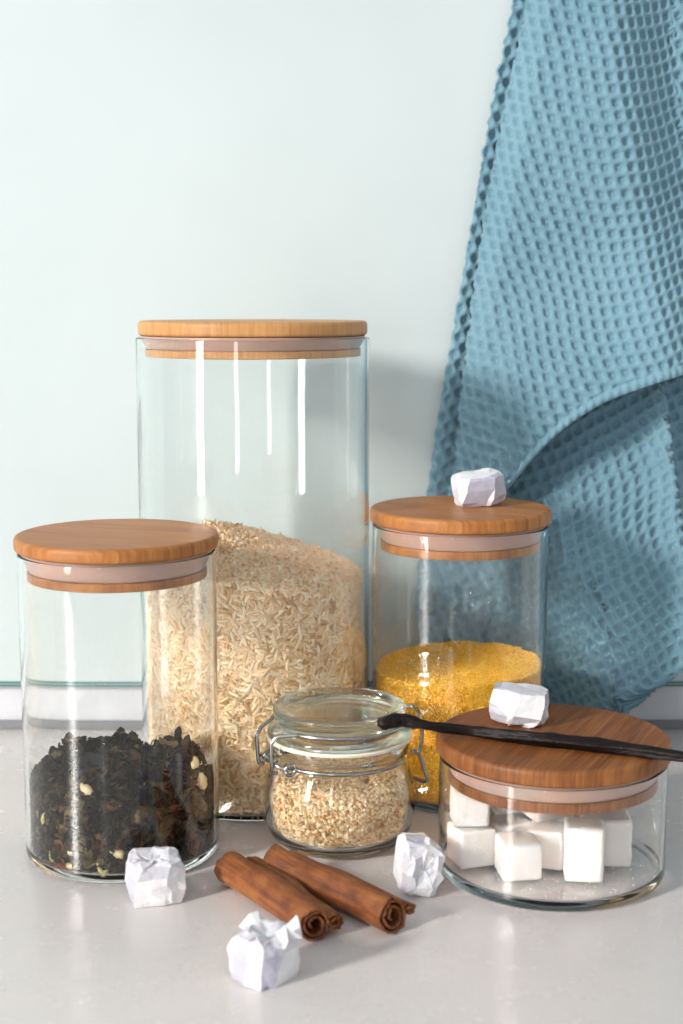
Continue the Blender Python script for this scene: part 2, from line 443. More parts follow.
def fill(name, R, z0, ztop, T, size, n_side, n_top, mat, core_mat, loc, label, cat, tilt_side=0.35, tilt_top=0.5, inset=0.0018, layer=0.0, arc=(math.pi * 0.93, math.pi * 2.07), prof=None, jit=0.18):
    """solid heap with a surface ztop(x,y) plus grains over its side and top; prof(z)->radius"""
    if prof is None: prof = lambda z: np.full_like(z, R)
    # core
    seg = 96; nr = 14; verts = []; faces = []
    th = np.arange(seg) * 2 * math.pi / seg
    nz = 16
    for i in range(nz + 1):
        for a in th:
            rr0 = R - inset - size[0] * 0.12
            x, y = math.cos(a), math.sin(a)
            zt = float(ztop(x * rr0, y * rr0)) - size[1] * 1.3; z = z0 + (zt - z0) * i / nz
            rr = float(prof(np.array([z]))[0]) - inset - size[1] * 2.0
            verts.append((x * rr, y * rr, z))
    for i in range(nz):
        for k in range(seg): faces.append((i * seg + k, i * seg + (k + 1) % seg, (i + 1) * seg + (k + 1) % seg, (i + 1) * seg + k))
    base = nz * seg
    rt = float(prof(np.array([float(ztop(0, 0))]))[0]) - inset - size[1] * 0.5
    prev = base
    for j in range(1, nr):
        f = 1 - j / nr; cur = len(verts)
        for k, a in enumerate(th):
            vx, vy = verts[base + k][0] * f, verts[base + k][1] * f
            verts.append((vx, vy, float(ztop(vx, vy)) - size[1] * 1.3))
        for k in range(seg): faces.append((prev + k, prev + (k + 1) % seg, cur + (k + 1) % seg, cur + k))
        prev = cur
    verts.append((0, 0, float(ztop(0, 0)) - size[1] * 1.3)); c = len(verts) - 1
    for k in range(seg): faces.append((prev + k, prev + (k + 1) % seg, c))
    faces.append(tuple(reversed(range(seg))))
    core = bpy.data.meshes.new(name + '_core'); core.from_pydata(verts, [], faces); core.update()
    # side grains
    m = n_side
    a = rng.uniform(arc[0], arc[1], m); u = rng.uniform(0, 1, m)
    cx, cy = np.cos(a), np.sin(a)
    zt = np.array([float(ztop(x * R * .97, y * R * .97)) for x, y in zip(cx, cy)])
    z = z0 + size[1] * .5 + (zt - z0 - size[1] * .5) * u
    rr = prof(z) - inset - size[2] * 0.5 - rng.uniform(0, 1, m) ** 1.2 * size[1] * 1.7
    nr_ = np.stack([cx, cy, np.zeros(m)], 1)
    pos_s = np.stack([cx * rr, cy * rr, z], 1); fs_ = frames(nr_, tilt_side)
    # keep grain ends inside the wall
    half = size[0] * 0.5 * np.abs((fs_[0] * nr_).sum(1)); pos_s -= nr_ * half[:, None] * 0.9
    # top grains
    m2 = n_top; rt = np.sqrt(rng.uniform(0, 1, m2)) * (R - inset - size[0] * 0.25); a2 = rng.uniform(0, 2 * math.pi, m2)
    x2, y2 = rt * np.cos(a2), rt * np.sin(a2)
    z2 = np.array([float(ztop(x, y)) for x, y in zip(x2, y2)]) - rng.uniform(0, 1, m2) * size[1] * 0.7 + size[1] * 0.2
    e = 0.001
    nt = np.stack([-(np.array([float(ztop(x + e, y) - ztop(x - e, y)) for x, y in zip(x2, y2)])) / (2 * e),
                   -(np.array([float(ztop(x, y + e) - ztop(x, y - e)) for x, y in zip(x2, y2)])) / (2 * e), np.ones(m2)], 1)
    ft = frames(norm(nt), tilt_top)
    pos = np.concatenate([pos_s, np.stack([x2, y2, z2], 1)])
    ax, ay, az = [np.concatenate([p_, q_]) for p_, q_ in zip(fs_, ft)]
    n = len(pos)
    sc = np.stack([size[0] * rng.normal(1, jit, n).clip(.45, 1.4), size[1] * rng.normal(1, jit * .6, n).clip(.6, 1.4), size[2] * rng.normal(1, jit * .6, n).clip(.6, 1.4)], 1)
    V, fcs = scatter(name, T, pos, ax, ay, az, sc)
    # join with the core: one heap, one object
    nc = len(verts); allv = np.concatenate([np.array(verts), V])
    me = bpy.data.meshes.new(name)
    quads = [f for f in faces if len(f) == 4]; tris = [f for f in faces if len(f) == 3]; ng = [f for f in faces if len(f) > 4]
    flist = [np.array(quads), np.array(tris), np.array(ng)] + [f + nc for f in fcs]
    me = mesh_np(name, allv, flist)
    o = link(name, me, mat, loc=loc); me.materials.append(core_mat)
    ncf = len(faces); idx = np.zeros(len(me.polygons), dtype=np.int32); idx[:ncf] = 1
    me.polygons.foreach_set('material_index', idx)
    tag(o, label, cat, kind='stuff')
    return o
icov = None
def ico_template():
    bm = bmesh.new(); bmesh.ops.create_icosphere(bm, subdivisions=1, radius=0.5)
    v = np.array([tuple(x.co) for x in bm.verts]); f = np.array([[x.index for x in y.verts] for y in bm.faces]); bm.free(); return v, f, np.zeros((0, 4), int)
SP = template_spindle(4, 6, 1.0, 0.5, 0.55)
SP2 = template_spindle(3, 6, 1.0, 0.5, 0.5)
ICO = ico_template()

def rice_top(x, y):
    R = JT['Ri']; d = math.hypot(x + 0.022, y - 0.01)
    return 0.1525 - 0.30 * d - 0.05 * max(0, x) + 0.0012 * math.sin(x * 300 + 1) * math.cos(y * 240)
fill('rice', JT['Ri'], JT['floor'] + .0004, rice_top, SP, (0.0080, 0.0021, 0.0019), 21000, 9500, M['rice'], M['rice_core'], JT['b'],
     'pale long grain rice heaped inside the tallest jar', 'rice', tilt_side=0.12, inset=0.0009)
def cous_top(x, y): return 0.0735 + 0.045 * x + 0.03 * y + 0.0006 * math.sin(x * 260) * math.cos(y * 300)
fill('couscous', JR['Ri'], JR['floor'] + .0004, cous_top, ICO, (0.00125, 0.0012, 0.00115), 36000, 16000, M['couscous'], M['couscous_core'], JR['b'],
     'yellow couscous filling the lower half of the jar before the towel', 'couscous', inset=0.0006)

# tea
def tea_top(x, y): return 0.0430 + 0.0055 * math.sin(x * 95 + .6) * math.cos(y * 60) + 0.0030 * math.sin(x * 210 + 2) + 0.02 * y - 0.006 * max(0, -x - .03) / .02
def leaf_set():
    R = JL['Ri'] - 0.0012; n1, n2 = 2100, 850
    a = rng.uniform(math.pi * .9, math.pi * 2.1, n1); u = rng.uniform(0, 1, n1)
    zt = np.array([tea_top(math.cos(t) * R, math.sin(t) * R) for t in a])
    L1 = rng.uniform(0.005, 0.016, n1)
    rr = R - 0.0006 - rng.uniform(0, 1, n1) * 0.009
    nr_ = np.stack([np.cos(a), np.sin(a), np.zeros(n1)], 1)
    pos = np.stack([np.cos(a) * rr, np.sin(a) * rr, JL['floor'] + .003 + (zt - JL['floor'] - .001) * u], 1)
    f1 = frames(nr_, 0.45)
    rt = np.sqrt(rng.uniform(0, 1, n2)) * (R - 0.004); a2 = rng.uniform(0, 2 * math.pi, n2)
    x2, y2 = rt * np.cos(a2), rt * np.sin(a2)
    z2 = np.array([tea_top(x, y) for x, y in zip(x2, y2)]) + rng.uniform(-.002, .004, n2)
    f2 = frames(np.tile([[0, 0, 1.0]], (n2, 1)), 0.55); L2 = rng.uniform(0.005, 0.0145, n2)
    P = np.concatenate([pos, np.stack([x2, y2, z2], 1)]); L = np.concatenate([L1, L2])
    ax, ay, az = [np.concatenate([p_, q_]) for p_, q_ in zip(f1, f2)]
    nL, nW = 7, 4; V = []; F = []
    for i in range(len(P)):
        wd = min(.0075, L[i] * rng.uniform(0.25, 0.80)); curl = rng.normal(0, .9); tw = rng.normal(0, 1.3); cup = rng.uniform(-1, 1) * 0.9; ph = rng.uniform(0, 6)
        base = len(V)
        for j in range(nL):
            s = j / (nL - 1) - .5
            w = wd * (1 - (abs(2 * s)) ** 3.5 * .75) * (1 + .25 * math.sin(7 * s + ph))
            cx_ = s * L[i]; cz = curl * s * s * L[i]
            for k in range(nW):
                q = (k / (nW - 1) - .5); th_ = tw * s
                yy = q * w * math.cos(th_); zz = q * w * math.sin(th_) + cz + cup * q * q * w * 2.6 + rng.normal(0, .00022)
                V.append(P[i] + ax[i] * cx_ + ay[i] * yy + az[i] * zz)
        for j in range(nL - 1):
            for k in range(nW - 1):
                b_ = base + j * nW + k; F.append((b_, b_ + 1, b_ + nW + 1, b_ + nW))
    V = np.array(V)
    # keep inside the glass
    r = np.hypot(V[:, 0], V[:, 1]); lim = JL['Ri'] - 0.0009; f = np.where(r > lim, lim / r, 1); V[:, 0] *= f; V[:, 1] *= f
    V[:, 2] = np.maximum(V[:, 2], JL['floor'] + .0006)
    return V, np.array(F)
V, F = leaf_set()
seg = 64; cv = []; cf = []
for i, fz in enumerate((0, 1)):
    for k in range(seg):
        a = 2 * math.pi * k / seg; r = JL['Ri'] - .0095
        x, y = r * math.cos(a), r * math.sin(a); cv.append((x, y, JL['floor'] + .0006 if i == 0 else tea_top(x, y) - .0015))
for k in range(seg): cf.append((k, (k + 1) % seg, seg + (k + 1) % seg, seg + k))
cv.append((0, 0, tea_top(0, 0) - .001)); ct = [(seg + k, seg + (k + 1) % seg, 2 * seg) for k in range(seg)]
me = mesh_np('tea_leaves', np.concatenate([np.array(cv), V]), [np.array(cf), np.array(ct), F + len(cv)])
o = link('tea_leaves', me, M['tea'], loc=JL['b'], smooth=False); me.materials.append(M['tea_core'])
idx = np.zeros(len(me.polygons), dtype=np.int32); idx[:len(cf) + len(ct)] = 1; me.polygons.foreach_set('material_index', idx)
tag(o, 'dark dried tea leaves lying loose in the lower part of the left jar', 'tea', kind='stuff')

# dried buds among the tea: (photo px, py, length m, rotation, kind)
buds = [(193, 762, .0060, 1.2, 0, 'cream round dried bud, upper of the two at the tea jar\'s right wall'),
        (200, 781, .0085, 1.5, 0, 'largest cream dried bud, lower of the two at the tea jar\'s right wall'),
        (87, 788, .0068, 2.4, 0, 'pinkish cream bud in the middle of the tea, above the red leaves'),
        (47, 818, .0085, 1.4, 1, 'slim pale green dried bud upright at the tea jar\'s left wall'),
        (54, 855, .0080, 2.2, 1, 'yellow green dried petal low at the left in the tea jar'),
        (73, 851, .0052, .3, 0, 'cream petal scrap low in the tea above the whitest scrap'),
        (72, 865, .0055, .1, 0, 'whitest petal scrap at the bottom of the tea jar'),
        (117, 853, .0062, 2.6, 0, 'cream petal scrap near the bottom middle of the tea'),
        (101, 868, .0072, 1.7, 1, 'thin yellow stalk at the bottom middle of the tea jar'),
        (138, 816, .0065, 1.6, 2, 'tan dried bud halfway down the middle of the tea'),
        (107, 870, .0060, 1.3, 1, 'short yellow stalk beside the thin stalk at the tea jar\'s bottom')]
bud_m = [M['bud'], mk_plain('dried_stalk', (0.50, 0.44, 0.16), 0.6, nscale=400, nb=.5), mk_plain('tan_bud', (0.22, 0.13, 0.06), 0.6, nscale=400, nb=.5)]
for i, (px, py, L, rot, kd, lab) in enumerate(buds):
    # where the sight line meets the inside of the jar's near wall
    r = ray(px, py); bx, by = JL['b'].x, JL['b'].y; RR = JL['Ri'] - 0.0026
    A_ = r.x ** 2 + r.y ** 2; B_ = -2 * (r.x * bx + r.y * by); C_ = bx * bx + by * by - RR * RR
    t_ = (-B_ - math.sqrt(max(0, B_ * B_ - 4 * A_ * C_))) / (2 * A_); p = Vector((r.x * t_, r.y * t_, CAM_H + r.z * t_))
    n_ = Vector((p.x - bx, p.y - by, 0)).normalized(); tx = Vector((0, 0, 1)).cross(n_)
    axd = tx * math.cos(rot) + Vector((0, 0, 1)) * math.sin(rot)
    bm = bmesh.new(); rr_ = random.Random(i)
    w = L * (0.36 if kd == 0 else 0.15 if kd == 1 else .28)
    path = [axd * (L * (s - .5)) + n_ * (math.sin(s * 3) * L * .08) + tx * (L * .10 * math.sin(s * 4 + i)) for s in [k / 8 for k in range(9)]]
    prof_ = [0.25, .6, .95, 1.0, .95, .8, .55, .42, .2] if kd != 1 else [.5, .8, 1, 1.1, .9, .8, .7, .6, .3]
    tube_bm(bm, path, lambda s: w * prof_[min(8, int(round(s * 8)))] , 9)
    for v in bm.verts: v.co += Vector((rr_.gauss(0, 1), rr_.gauss(0, 1), rr_.gauss(0, 1))) * L * .035
    for v in bm.verts:
        q = v.co + p - Vector((bx, by, 0)); rad = math.hypot(q.x, q.y)
        if rad > JL['Ri'] - .0007:
            f = (JL['Ri'] - .0007) / rad; v.co.x = q.x * f + bx - p.x; v.co.y = q.y * f + by - p.y
    o = link('dried_bud', bm_mesh('dried_bud', bm), bud_m[kd], loc=p); tag(o, lab, 'dried bud', 'pale dried buds and stalks among the tea')

# ------------------------------------------------------------------ clip-top jar
cb = onZ(339.5, 838)
cr = empty('clip_top_jar', cb, 0.0); tag(cr, 'small round glass jar with a glass lid and wire clip, holding beige grain', 'jar')
depth_c = cb.y * cp + CAM_H * sp_
RB = 74.5 / FPX * depth_c            # belly radius
outer = [(0, .0012), (RB * .60, .0012), (RB * .66, 0.0), (RB * .80, .0006), (RB * .93, .0055), (RB * .995, .0150), (RB * 1.0, .0240), (RB * .98, .0330), (RB * .915, .0410), (RB * .865, .0445), (RB * .855, .0475), (RB * .875, .0495), (RB * .915, .0510), (RB * .925, .0535), (RB * .915, .0552)]
def soften(pts, n=5):
    c = catmull([(r_, z_, 0) for r_, z_ in pts], n); return [(max(0, q.x), q.y) for q in c]
wl = 0.0030
inner = [(RB * .82, .0552), (RB * .80, .0500), (RB * .79, .0450), (RB * .86, .0395), (RB * .92 - .0006, .0325), (RB * .955 - .001, .0240), (RB * .945 - .001, .0150), (RB * .87, .0080), (RB * .70, .0050), (RB * .35, .0048), (0, .0048)]
prof = soften(outer, 4)[:-1] + [outer[-1]] + soften(inner, 4)
prof[0] = (0, .0012); prof[-1] = (0, .0048)
link('glass_body', lathe('glass_body', prof, 128), M['clip_glass'], cr)
# rubber gasket
zg = .0555
link('rubber_gasket', lathe('rubber_gasket', round_profile([(RB * .80, zg), (RB * .965, zg), (RB * .965, zg + .0019), (RB * .80, zg + .0019)], [0, .0007, .0007, 0], 3), 96), M['rubber'], cr)
# glass lid
zl = zg + .0021; ht = .0727
lidp = [(0, zl + .0035), (RB * .55, zl + .0035), (RB * .68, zl + .0030), (RB * .74, zl + .0001), (RB * .935, zl + .0001), (RB * .955, zl + .0012), (RB * .945, zl + .0032), (RB * .90, zl + .0045), (RB * .865, zl + .0058),
        (RB * .862, zl + .0085), (RB * .885, ht - .0022), (RB * .875, ht - .0006), (RB * .84, ht), (RB * .76, ht - .0004), (RB * .70, ht - .0022), (RB * .55, ht - .0030), (RB * .28, ht - .0032), (0, ht - .0032)]
pf = soften(lidp, 3); pf[0] = (0, zl + .0035); pf[-1] = (0, ht - .0032)
lid_o = link('glass_lid', lathe('glass_lid', pf, 128), M['lid_glass'], cr)
# wires
wr = 0.00105
Rn = RB * .862 + wr; zn = .0462
def ring(R_, z_, a0, a1, n=64): return [(R_ * math.cos(a0 + (a1 - a0) * k / n), R_ * math.sin(a0 + (a1 - a0) * k / n), z_) for k in range(n + 1)]
D = math.radians
link('neck_wire', tube('neck_wire', ring(Rn, zn, D(218), D(218 + 344), 90), wr, 10), M['steel'], cr)
Rl = RB * .868 + wr; zw = zl + .0070
AL = D(206)   # latch azimuth (left front)
def pol(r_, a_, z_): return Vector((r_ * math.cos(a_), r_ * math.sin(a_), z_))
link('lid_wire', tube('lid_wire', ring(Rl, zw, D(234), D(234 + 304), 90), wr, 10), M['steel'], cr)
# latch bail: two arms running out from the lid wire, over the flange and down to the neck
for da, nm in ((28, 'latch_arm'), (-26, 'latch_arm')):
    a = AL + D(da)
    ai = a + D(0)
    out = RB * 1.08
    ca, sa = math.cos(AL), math.sin(AL)
    start = pol(Rl, a, zw)
    dirv = Vector((ca, sa, 0))
    lat = Vector((-sa, ca, 0)); off = start.dot(lat)
    e1 = dirv * (RB * 1.06) + lat * (off * .60) + Vector((0, 0, zw - .0035))
    e0 = dirv * (RB * 1.00) + lat * (off * .66) + Vector((0, 0, zw - .0012))
    e2 = dirv * (RB * 1.09) + lat * (off * .58) + Vector((0, 0, zw - .0060))
    e3 = dirv * (RB * 1.08) + lat * (off * .56) + Vector((0, 0, zn + .0015))
    e4 = dirv * (RB * 1.06) + lat * (off * .54) + Vector((0, 0, zn - .0018))
    e5 = dirv * (RB * 1.00) + lat * (off * .56) + Vector((0, 0, zn - .0022))
    link(nm, tube(nm, catmull([start, e0, e1, e2, e3, e4, e5], 6), wr, 10), M['steel'], cr)
# eyelet loops at the neck and the lever between the arms
for da in (22, -20):
    a = AL + D(da); c_ = pol(Rn + .0024, a, zn)
    lp = [c_ + Vector((math.cos(AL), math.sin(AL), 0)) * (.0026 * math.cos(q)) + Vector((0, 0, 1)) * (.0024 * math.sin(q)) + Vector((-math.sin(AL), math.cos(AL), 0)) * (.0006 * q / 3) for q in [k * 2 * math.pi / 14 for k in range(-1, 15)]]
    link('eyelet', tube('eyelet', lp, wr * .95, 8), M['steel'], cr)
a1_, a2_ = AL + D(22), AL - D(20)
lev = [pol(Rn + .003, a1_, zn), pol(Rn + .0060, AL + D(15), zn + .0015), pol(Rn + .0068, AL + D(5), zn + .004), pol(Rn + .0068, AL - D(6), zn + .004), pol(Rn + .0060, AL - D(14), zn + .0015), pol(Rn + .003, a2_, zn)]
link('latch_lever', tube('latch_lever', catmull(lev, 6), wr, 8), M['steel'], cr)
# hinge at the right rear
AH = D(22)
dh = Vector((math.cos(AH), math.sin(AH), 0)); lh = Vector((-math.sin(AH), math.cos(AH), 0)); Zv = Vector((0, 0, 1))
hp = [dh * (RB * .86) + lh * .011 + Zv * zw, dh * (RB * 1.02) + lh * .0095 + Zv * (zw + .0005), dh * (RB * 1.15) + lh * .006 + Zv * (zw + .0002),
      dh * (RB * 1.16) - lh * .001 + Zv * (zw - .002), dh * (RB * 1.08) - lh * .004 + Zv * (zw - .005), dh * (RB * 1.0) - lh * .006 + Zv * (zw - .008)]
link('hinge_loop', tube('hinge_loop', catmull(hp, 6), wr, 10), M['steel'], cr)
hp = [dh * (RB * .90) - lh * .013 + Zv * zw, dh * (RB * 1.03) - lh * .012 + Zv * (zw - .002), dh * (RB * 1.07) - lh * .012 + Zv * (zw - .006), dh * (RB * 1.06) - lh * .011 + Zv * (zn + .002), dh * (RB * 1.02) - lh * .010 + Zv * (zn - .001), dh * (RB * .93) - lh * .010 + Zv * zn]
link('hinge_arm', tube('hinge_arm', catmull(hp, 6), wr, 10), M['steel'], cr)
hp = [dh * (RB * .95) - lh * .009 + Zv * (zn), dh * (RB * 1.05) - lh * .009 + Zv * (zn - .002), dh * (RB * 1.12) - lh * .010 + Zv * (zn - .010), dh * (RB * 1.17) - lh * .010 + Zv * (zn - .0175), dh * (RB * 1.14) - lh * .004 + Zv * (zn - .0190), dh * (RB * 1.08) + lh * .002 + Zv * (zn - .0185)]
link('hinge_spring', tube('hinge_spring', catmull(hp, 6), wr, 10), M['steel'], cr)
# grain in it
iz = np.array([z for r_, z in inner][::-1]); ir = np.array([r_ for r_, z in inner][::-1]); ir2 = ir.copy(); 
def cprof(z): 
    z = np.asarray(z, float)
    return np.interp(z, [.0048, .0055, .0080, .0150, .0240, .0325, .0395], [RB * .55, RB * .70, RB * .85, RB * .925, RB * .935, RB * .895, RB * .84])
def ses_top(x, y): return 0.0350 - 0.05 * x + .0006 * math.sin(x * 300) + 0.0008 * math.cos(y * 200)
fill('barley', RB * .90, .0058, ses_top, SP2, (0.0027, 0.0018, 0.0016), 6500, 2400, M['sesame'], M['sesame_core'], cb,
     'beige small grain filling the small clip top jar', 'grain', inset=0.0004, prof=cprof, tilt_side=.35)

# ------------------------------------------------------------------ sugar cubes in the low jar
sb_, Rs = JS['b'], JS['Ri']
cubes = [  # x, y, z0, sx, sy, sz, rot, tilt, label
    (-.0395, -.004, 0, .0180, .0180, .0175, .35, 0, 'sugar cube at the left wall of the low jar carrying another cube'),
    (-.0405, .000, .0177, .0165, .0165, .0165, .10, 0, 'sugar cube stacked topmost at the left wall of the low jar'),
    (-.0185, -.0200, 0, .0180, .0180, .0170, .12, 0, 'front sugar cube nearest the left stack in the low jar'),
    (-.0025, -.0060, 0, .0175, .0175, .0175, -.30, 0, 'sugar cube behind and between the two front cubes'),
    (.0125, -.0225, 0, .0172, .0150, .0255, -.12, .06, 'brightest tall sugar block standing at the front of the low jar'),
    (.0265, -.0030, 0, .0225, .0170, .0225, -.06, 0, 'large sugar block on the right of the pile in the low jar'),
    (-.0205, .0055, 0, .0180, .0170, .0170, .55, 0, 'sugar cube right behind the front cube by the left stack'),
    (.0040, .0150, 0, .0180, .0180, .0180, -.15, 0, 'sugar cube in the middle of the pile behind the tall block'),
    (-.0190, .0235, 0, .0180, .0180, .0180, .30, 0, 'sugar cube at the back of the low jar, left of two'),
    (.0080, .0330, 0, .0190, .0180, .0190, .05, 0, 'sugar cube at the back of the low jar, right of two'),
    (.0290, .0175, 0, .0180, .0180, .0180, .25, 0, 'sugar cube at the right rear, behind the large sugar block'),
    (-.0360, .0210, 0, .0175, .0175, .0175, -.35, 0, 'sugar cube at the left rear, behind the stacked pair'),
    (-.0160, .0170, .0182, .0175, .0175, .0080, .2, -.08, 'flat broken sugar piece on top of the rear left cubes'),
    (-.0030, .0100, .0182, .0185, .0170, .0065, .5, .10, 'thin broken sugar slab lying on top of the pile'),
]
for i, (x, y, z0, sx, sy, sz, rot, tl, lab) in enumerate(cubes):
    sx, sy, sz, z0 = sx * 1.07, sy * 1.07, sz * 1.07, z0 * 1.07
    bm = bmesh.new(); bmesh.ops.create_cube(bm, size=1)
    for v in bm.verts: v.co = Vector((v.co.x * sx, v.co.y * sy, (v.co.z + .5) * sz))
    bmesh.ops.bevel(bm, geom=bm.edges[:], offset=.0018, segments=3, profile=.5, affect='EDGES')
    bmesh.ops.subdivide_edges(bm, edges=[e for e in bm.edges if e.calc_length() > .006], cuts=9, use_grid_fill=True)
    rr_ = random.Random(50 + i)
    for v in bm.verts: v.co += Vector((rr_.gauss(0, 1), rr_.gauss(0, 1), rr_.gauss(0, 1) * (v.co.z > .001))) * .00013
    o = link('sugar_cube', bm_mesh('sugar_cube', bm), M['sugar'], loc=sb_ + Vector((x, y, JS['floor'] + .0004 + z0)))
    o.rotation_euler = (tl, 0, rot); tag(o, lab, 'sugar cube', 'sugar cubes inside the low jar')

V_, F_ = [], []
cr_n = 260; ra = np.sqrt(rng.uniform(0, 1, cr_n)) * (Rs - .004); an = rng.uniform(0, 6.283, cr_n)
fr_ = frames(norm(rng.normal(size=(cr_n, 3))), .3); sz_ = rng.uniform(.0003, .0011, (cr_n, 1)) * np.ones((1, 3))
V_, F_ = scatter('crumbs', ICO, np.stack([ra * np.cos(an), ra * np.sin(an), JS['floor'] + .0004 + sz_[:, 0] * .3], 1), *fr_, sz_)
o = link('sugar_crumbs', mesh_np('sugar_crumbs', V_, F_), M['sugar'], loc=sb_)
tag(o, 'loose white sugar crumbs strewn on the floor of the low jar', 'sugar crumbs', kind='stuff')

# ------------------------------------------------------------------ sweets wrapped in white paper
def wrap_mesh(seed, sx, sy, sz, n=7, sink=.22):
    """paper folded round a block: broad flat panels, slanting double-ply folds between them, all gathered at the +z pole"""
    R_ = random.Random(seed); U = R_.uniform
    ang = []; kinds = []
    a0 = U(0, 1)
    ws = [U(.75, 1.25) for _ in range(n)]; tot = sum(ws)
    a = a0
    for i in range(n):
        w = ws[i] / tot * 2 * math.pi; nf = w * U(.25, .5)
        ang += [a, a + w - nf, ]; kinds += ['panel', 'fold']; a += w
    K = len(ang)
    def boxr(th, p=5.0): return (abs(math.cos(th)) ** p + abs(math.sin(th)) ** p) ** (-1 / p)
    # rings: (height, radius, slant, pleat)
    rings = [(-1.0, .74, 0, 0), (-.88, .94, .02, .01), (-.25, 1.01, .08, .03), (.45, 1.0, .18, .04), (.90, .88, .30, .06), (1.0, .58, .55, .12), (1.0 - sink * .55, .30, .85, .16), (1.0 - sink, .10, 1.2, .05)]
    jit = [[U(-1, 1) for _ in range(K)] for _ in rings]; jz = [[U(-1, 1) for _ in range(K)] for _ in rings]
    verts = []
    for j, (h, r, sl, pl) in enumerate(rings):
        for k in range(K):
            foldv = k % 2
            th = ang[k] + (sl * (.9 if foldv else .35)) + jit[j][k] * .05
            rr = r * boxr(th) * .93 * (1 + pl * (1 if foldv else -.6) + .03 * jit[j][k])
            z = h + (.05 * jz[j][k] if j > 1 else 0) + (pl * .42 * (1 if foldv else -.6) if j >= 5 else 0)
            verts.append((rr * math.cos(th) * sx / 2, rr * math.sin(th) * sy / 2, z * sz / 2))
    cb_ = len(verts); verts.append((0, 0, -sz / 2)); ct_ = len(verts); verts.append((0, 0, (1 - sink * .8) * sz / 2))
    faces = []; ply = []
    pt = [U(0, .35) for _ in range(K)]
    for j in range(len(rings) - 1):
        for k in range(K):
            k2 = (k + 1) % K; q = (j * K + k, j * K + k2, (j + 1) * K + k2, (j + 1) * K + k)
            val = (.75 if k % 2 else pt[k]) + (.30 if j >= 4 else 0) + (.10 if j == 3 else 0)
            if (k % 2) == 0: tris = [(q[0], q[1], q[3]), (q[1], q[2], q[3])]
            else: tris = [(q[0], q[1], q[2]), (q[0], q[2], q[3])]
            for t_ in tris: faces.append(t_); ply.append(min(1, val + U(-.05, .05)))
    for k in range(K):
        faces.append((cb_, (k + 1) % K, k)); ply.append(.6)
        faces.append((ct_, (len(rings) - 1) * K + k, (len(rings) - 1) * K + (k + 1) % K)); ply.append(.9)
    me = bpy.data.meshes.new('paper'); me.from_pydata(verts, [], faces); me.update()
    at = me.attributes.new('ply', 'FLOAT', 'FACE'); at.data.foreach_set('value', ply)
    bm = bmesh.new(); bm.from_mesh(me); bmesh.ops.recalc_face_normals(bm, faces=bm.faces)
    bmesh.ops.dissolve_limit(bm, angle_limit=math.radians(13), verts=bm.verts[:], edges=bm.edges[:])
    bmesh.ops.triangulate(bm, faces=bm.faces[:])
    bmesh.ops.subdivide_edges(bm, edges=[e for e in bm.edges if e.calc_length() > .0045], cuts=1)
    bmesh.ops.triangulate(bm, faces=bm.faces[:])
    for v in bm.verts:
        v.co += Vector((R_.gauss(0, 1), R_.gauss(0, 1), R_.gauss(0, 1))) * .00030
    bmesh.ops.bevel(bm, geom=[e for e in bm.edges if e.calc_face_angle(0) > .25], offset=.00025, segments=1, affect='EDGES', clamp_overlap=True)
    bm.to_mesh(me); bm.free()
    return me
def decimate(o, ratio):
    m = o.modifiers.new('folds', 'DECIMATE'); m.ratio = ratio; m.use_collapse_triangulate = True
def add_twist(me_parent, parent, seed, r, h, z, n=9, half=False):
    """fan of gathered paper ends"""
    R_ = random.Random(seed); rings = 5; NT_ = n * 4; verts = []; faces = []
    pk = [R_.uniform(.35, 1.0) for _ in range(n)]; ph = [R_.uniform(-.3, .3) for _ in range(n)]
    for j in range(rings + 1):
        s = j / rings
        for k in range(NT_):
            i = (k // 4) % n; f = (k % 4) / 4
            w = pk[i] * (1 - f) + pk[(i + 1) % n] * f
            fold = abs(f - .5) * 2
            th = 2 * math.pi * k / NT_ + ph[i] * s * .5
            rr = r * (.10 + s * (.35 + .75 * w)) * (1 - .25 * fold * s)
            zz = z + h * s ** .8 * w * (1.0 - .55 * (1 - fold)) * (1 if k % 8 < 4 else .6)
            verts.append((rr * math.cos(th), rr * math.sin(th), zz))
    for j in range(rings):
        for k in range(NT_): faces.append((j * NT_ + k, j * NT_ + (k + 1) % NT_, (j + 1) * NT_ + (k + 1) % NT_, (j + 1) * NT_ + k))
    me = bpy.data.meshes.new('twisted_end'); me.from_pydata(verts, [], faces); me.update()
    at = me.attributes.new('ply', 'FLOAT', 'FACE'); at.data.foreach_set('value', [R_.uniform(.6, 1) for _ in faces])
    o = link('twisted_end', me, M['paper'], parent, smooth=False)
    m = o.modifiers.new('t', 'SOLIDIFY'); m.thickness = .0003
    return o
wraps = [ # foot px,py, ground z, size, euler, seed, flare, label
    (155, 899, 0, (.0278, .0250, .0220), (.14, -.05, .3), 11, 0, 'white paper wrapped sweet in front of the tea jar, its gathered folds on top'),
    (266, 976, 0, (.0275, .0255, .0215), (.05, .0, .9), 22, 1, 'white paper wrapped sweet nearest the front edge, with pointed flaring ends'),
    (418, 890, 0, (.0215, .0290, .0225), (1.50, .06, .25), 33, 0, 'upright narrow paper wrapped sweet between the clip top jar and the sugar jar'),
    (478, 505, JR['h'], (.0310, .0260, .0172), (math.pi + .12, -.14, .25), 44, 0, 'white paper wrapped sweet on the lid of the couscous jar'),
    (519, 722, JS['h'], (.0305, .0255, .0182), (math.pi - .05, .08, -.2), 55, 0, 'white paper wrapped sweet on the dark lid of the sugar jar'),
]
